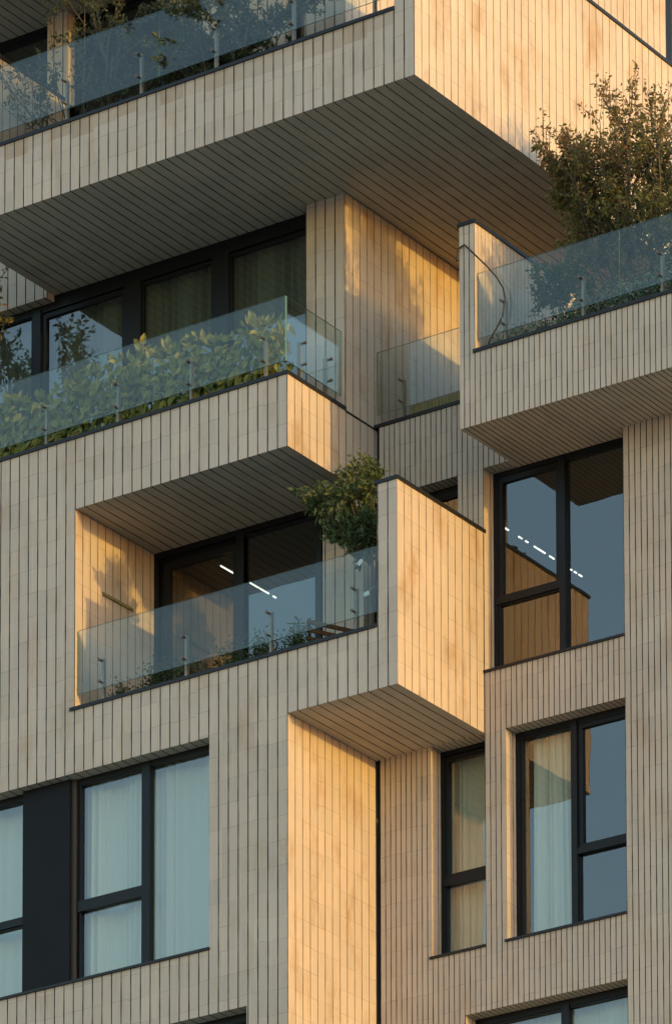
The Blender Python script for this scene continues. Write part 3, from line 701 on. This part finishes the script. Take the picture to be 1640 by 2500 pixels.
# folding chair / bench back on the box balcony
bl = (-0.02, 1.0, -3.1)
t = thing('wooden_bench', 'small brown slatted bench on the box balcony behind the glass', 'bench', bl)
ang = math.radians(64)
def bx(x0, x1, y0, y1, z0, z1, nm, mt):
    q = MB(); q.box(x0, x1, y0, y1, z0, z1)
    ca, sa = math.cos(ang), math.sin(ang)
    q.v = [(bl[0]+v[0]*ca-v[1]*sa, bl[1]+v[0]*sa+v[1]*ca, v[2]) for v in q.v]
    return q.build(nm, mt, t, loc=bl)
for z in (-1.985, -2.09, -2.20): bx(-0.36, 0.36, 0.0, 0.022, z, z+0.05, 'backrest_slat', M['wood'])
for k in range(4): bx(-0.36, 0.36, 0.04+k*0.10, 0.12+k*0.10, -2.66, -2.635, 'seat_slat', M['wood'])
for x in (-0.33, 0.295):
    bx(x, x+0.035, 0.0225, 0.05, -3.1, -1.92, 'leg', M['cable'])
    bx(x, x+0.035, 0.40, 0.43, -3.1, -2.661, 'leg', M['cable'])
    bx(x, x+0.035, 0.051, 0.40, -2.70, -2.661, 'seat_rail', M['cable'])
# wall bar in the loggia
q = MB(); q.box(-3.231, -3.205, 0.56, 1.19, -0.93, -0.893); o = q.build('wall_light_bar', M['olive'], None, loc=(-3.23, 0.87, -0.915)); tag(o, 'thin olive bar fixed across the sunlit boards of the loggia side wall', 'wall bar')
# tags on the small tree
for k, (x, y, z, rot, lb) in enumerate([(0.643, 0.62, -1.427, 0.7, 'white tag hanging tilted just under the crown of the box-balcony tree'), (0.751, 0.60, -1.861, 0.1, 'white tag hanging lower on the trunk of the box-balcony tree')]):
    q = MB(); ca, sa = math.cos(rot), math.sin(rot); w_, h_ = 0.04, 0.028
    pt = [(-w_, -h_), (w_, -h_), (w_, h_*0.5), (w_*0.6, h_), (-w_*0.6, h_), (-w_, h_*0.5)]
    P3 = [Vector((x+a_*ca-b_*sa, y, z+a_*sa+b_*ca)) for a_, b_ in pt]
    q.face(P3, uv=[(0, 0)]*6); q.face([p_+Vector((0, 0.004, 0)) for p_ in reversed(P3)], uv=[(0, 0)]*6)
    for i in range(6): q.face([P3[i], P3[i]+Vector((0, .004, 0)), P3[(i+1) % 6]+Vector((0, .004, 0)), P3[(i+1) % 6]], uv=[(0, 0)]*4)
    q.tube([Vector((x, y+0.002, z+h_)), Vector((x+0.02, y+0.06, z+0.08)), Vector((x+0.04, 0.74, z+0.13))], 0.0025, 4)
    o = q.build('plant_tag', M['tag'], None, loc=(x, y, z)); tag(o, lb, 'tag', 'white tags on the box-balcony tree')
# loose cable on the right balcony
cp = [(1.951, 2.142), (1.965, 2.25), (1.985, 2.30), (2.065, 2.325), (2.208, 2.165), (2.382, 1.968), (2.53, 1.775), (2.62, 1.62), (2.650, 1.478), (2.61, 1.268), (2.53, 1.14), (2.478, 1.08), (2.40, 0.97)]
q = MB(); sm = []
for i in range(len(cp)-1):
    for k in range(3):
        f_ = k/3; sm.append((cp[i][0]*(1-f_)+cp[i+1][0]*f_, 0.80, cp[i][1]*(1-f_)+cp[i+1][1]*f_))
sm.append((cp[-1][0], 0.81, cp[-1][1]))
q.tube(sm, 0.011, 6); o = q.build('hanging_cable', M['cable'], None, loc=(2.4, 0.8, 0.97), smooth=True); tag(o, 'loose black cable looping from the white pier over the right balcony glass', 'cable')
# ribbed planter on the small terrace
t = MB()
for i in range(30):
    x = 0.40+i*0.052
    t.box(x, x+0.047, 2.12, 2.30, 0.98, 1.20)
t.box(0.40, 1.955, 2.14, 2.28, 0.30, 0.979)
o = t.build('ribbed_planter', M['olive'], None, loc=(1.1, 2.2, 0.3)); tag(o, 'yellow-olive ribbed planter behind the terrace glass beside the orange wall', 'planter')
for o in bpy.data.objects:
    if '_w' in o: del o['_w']
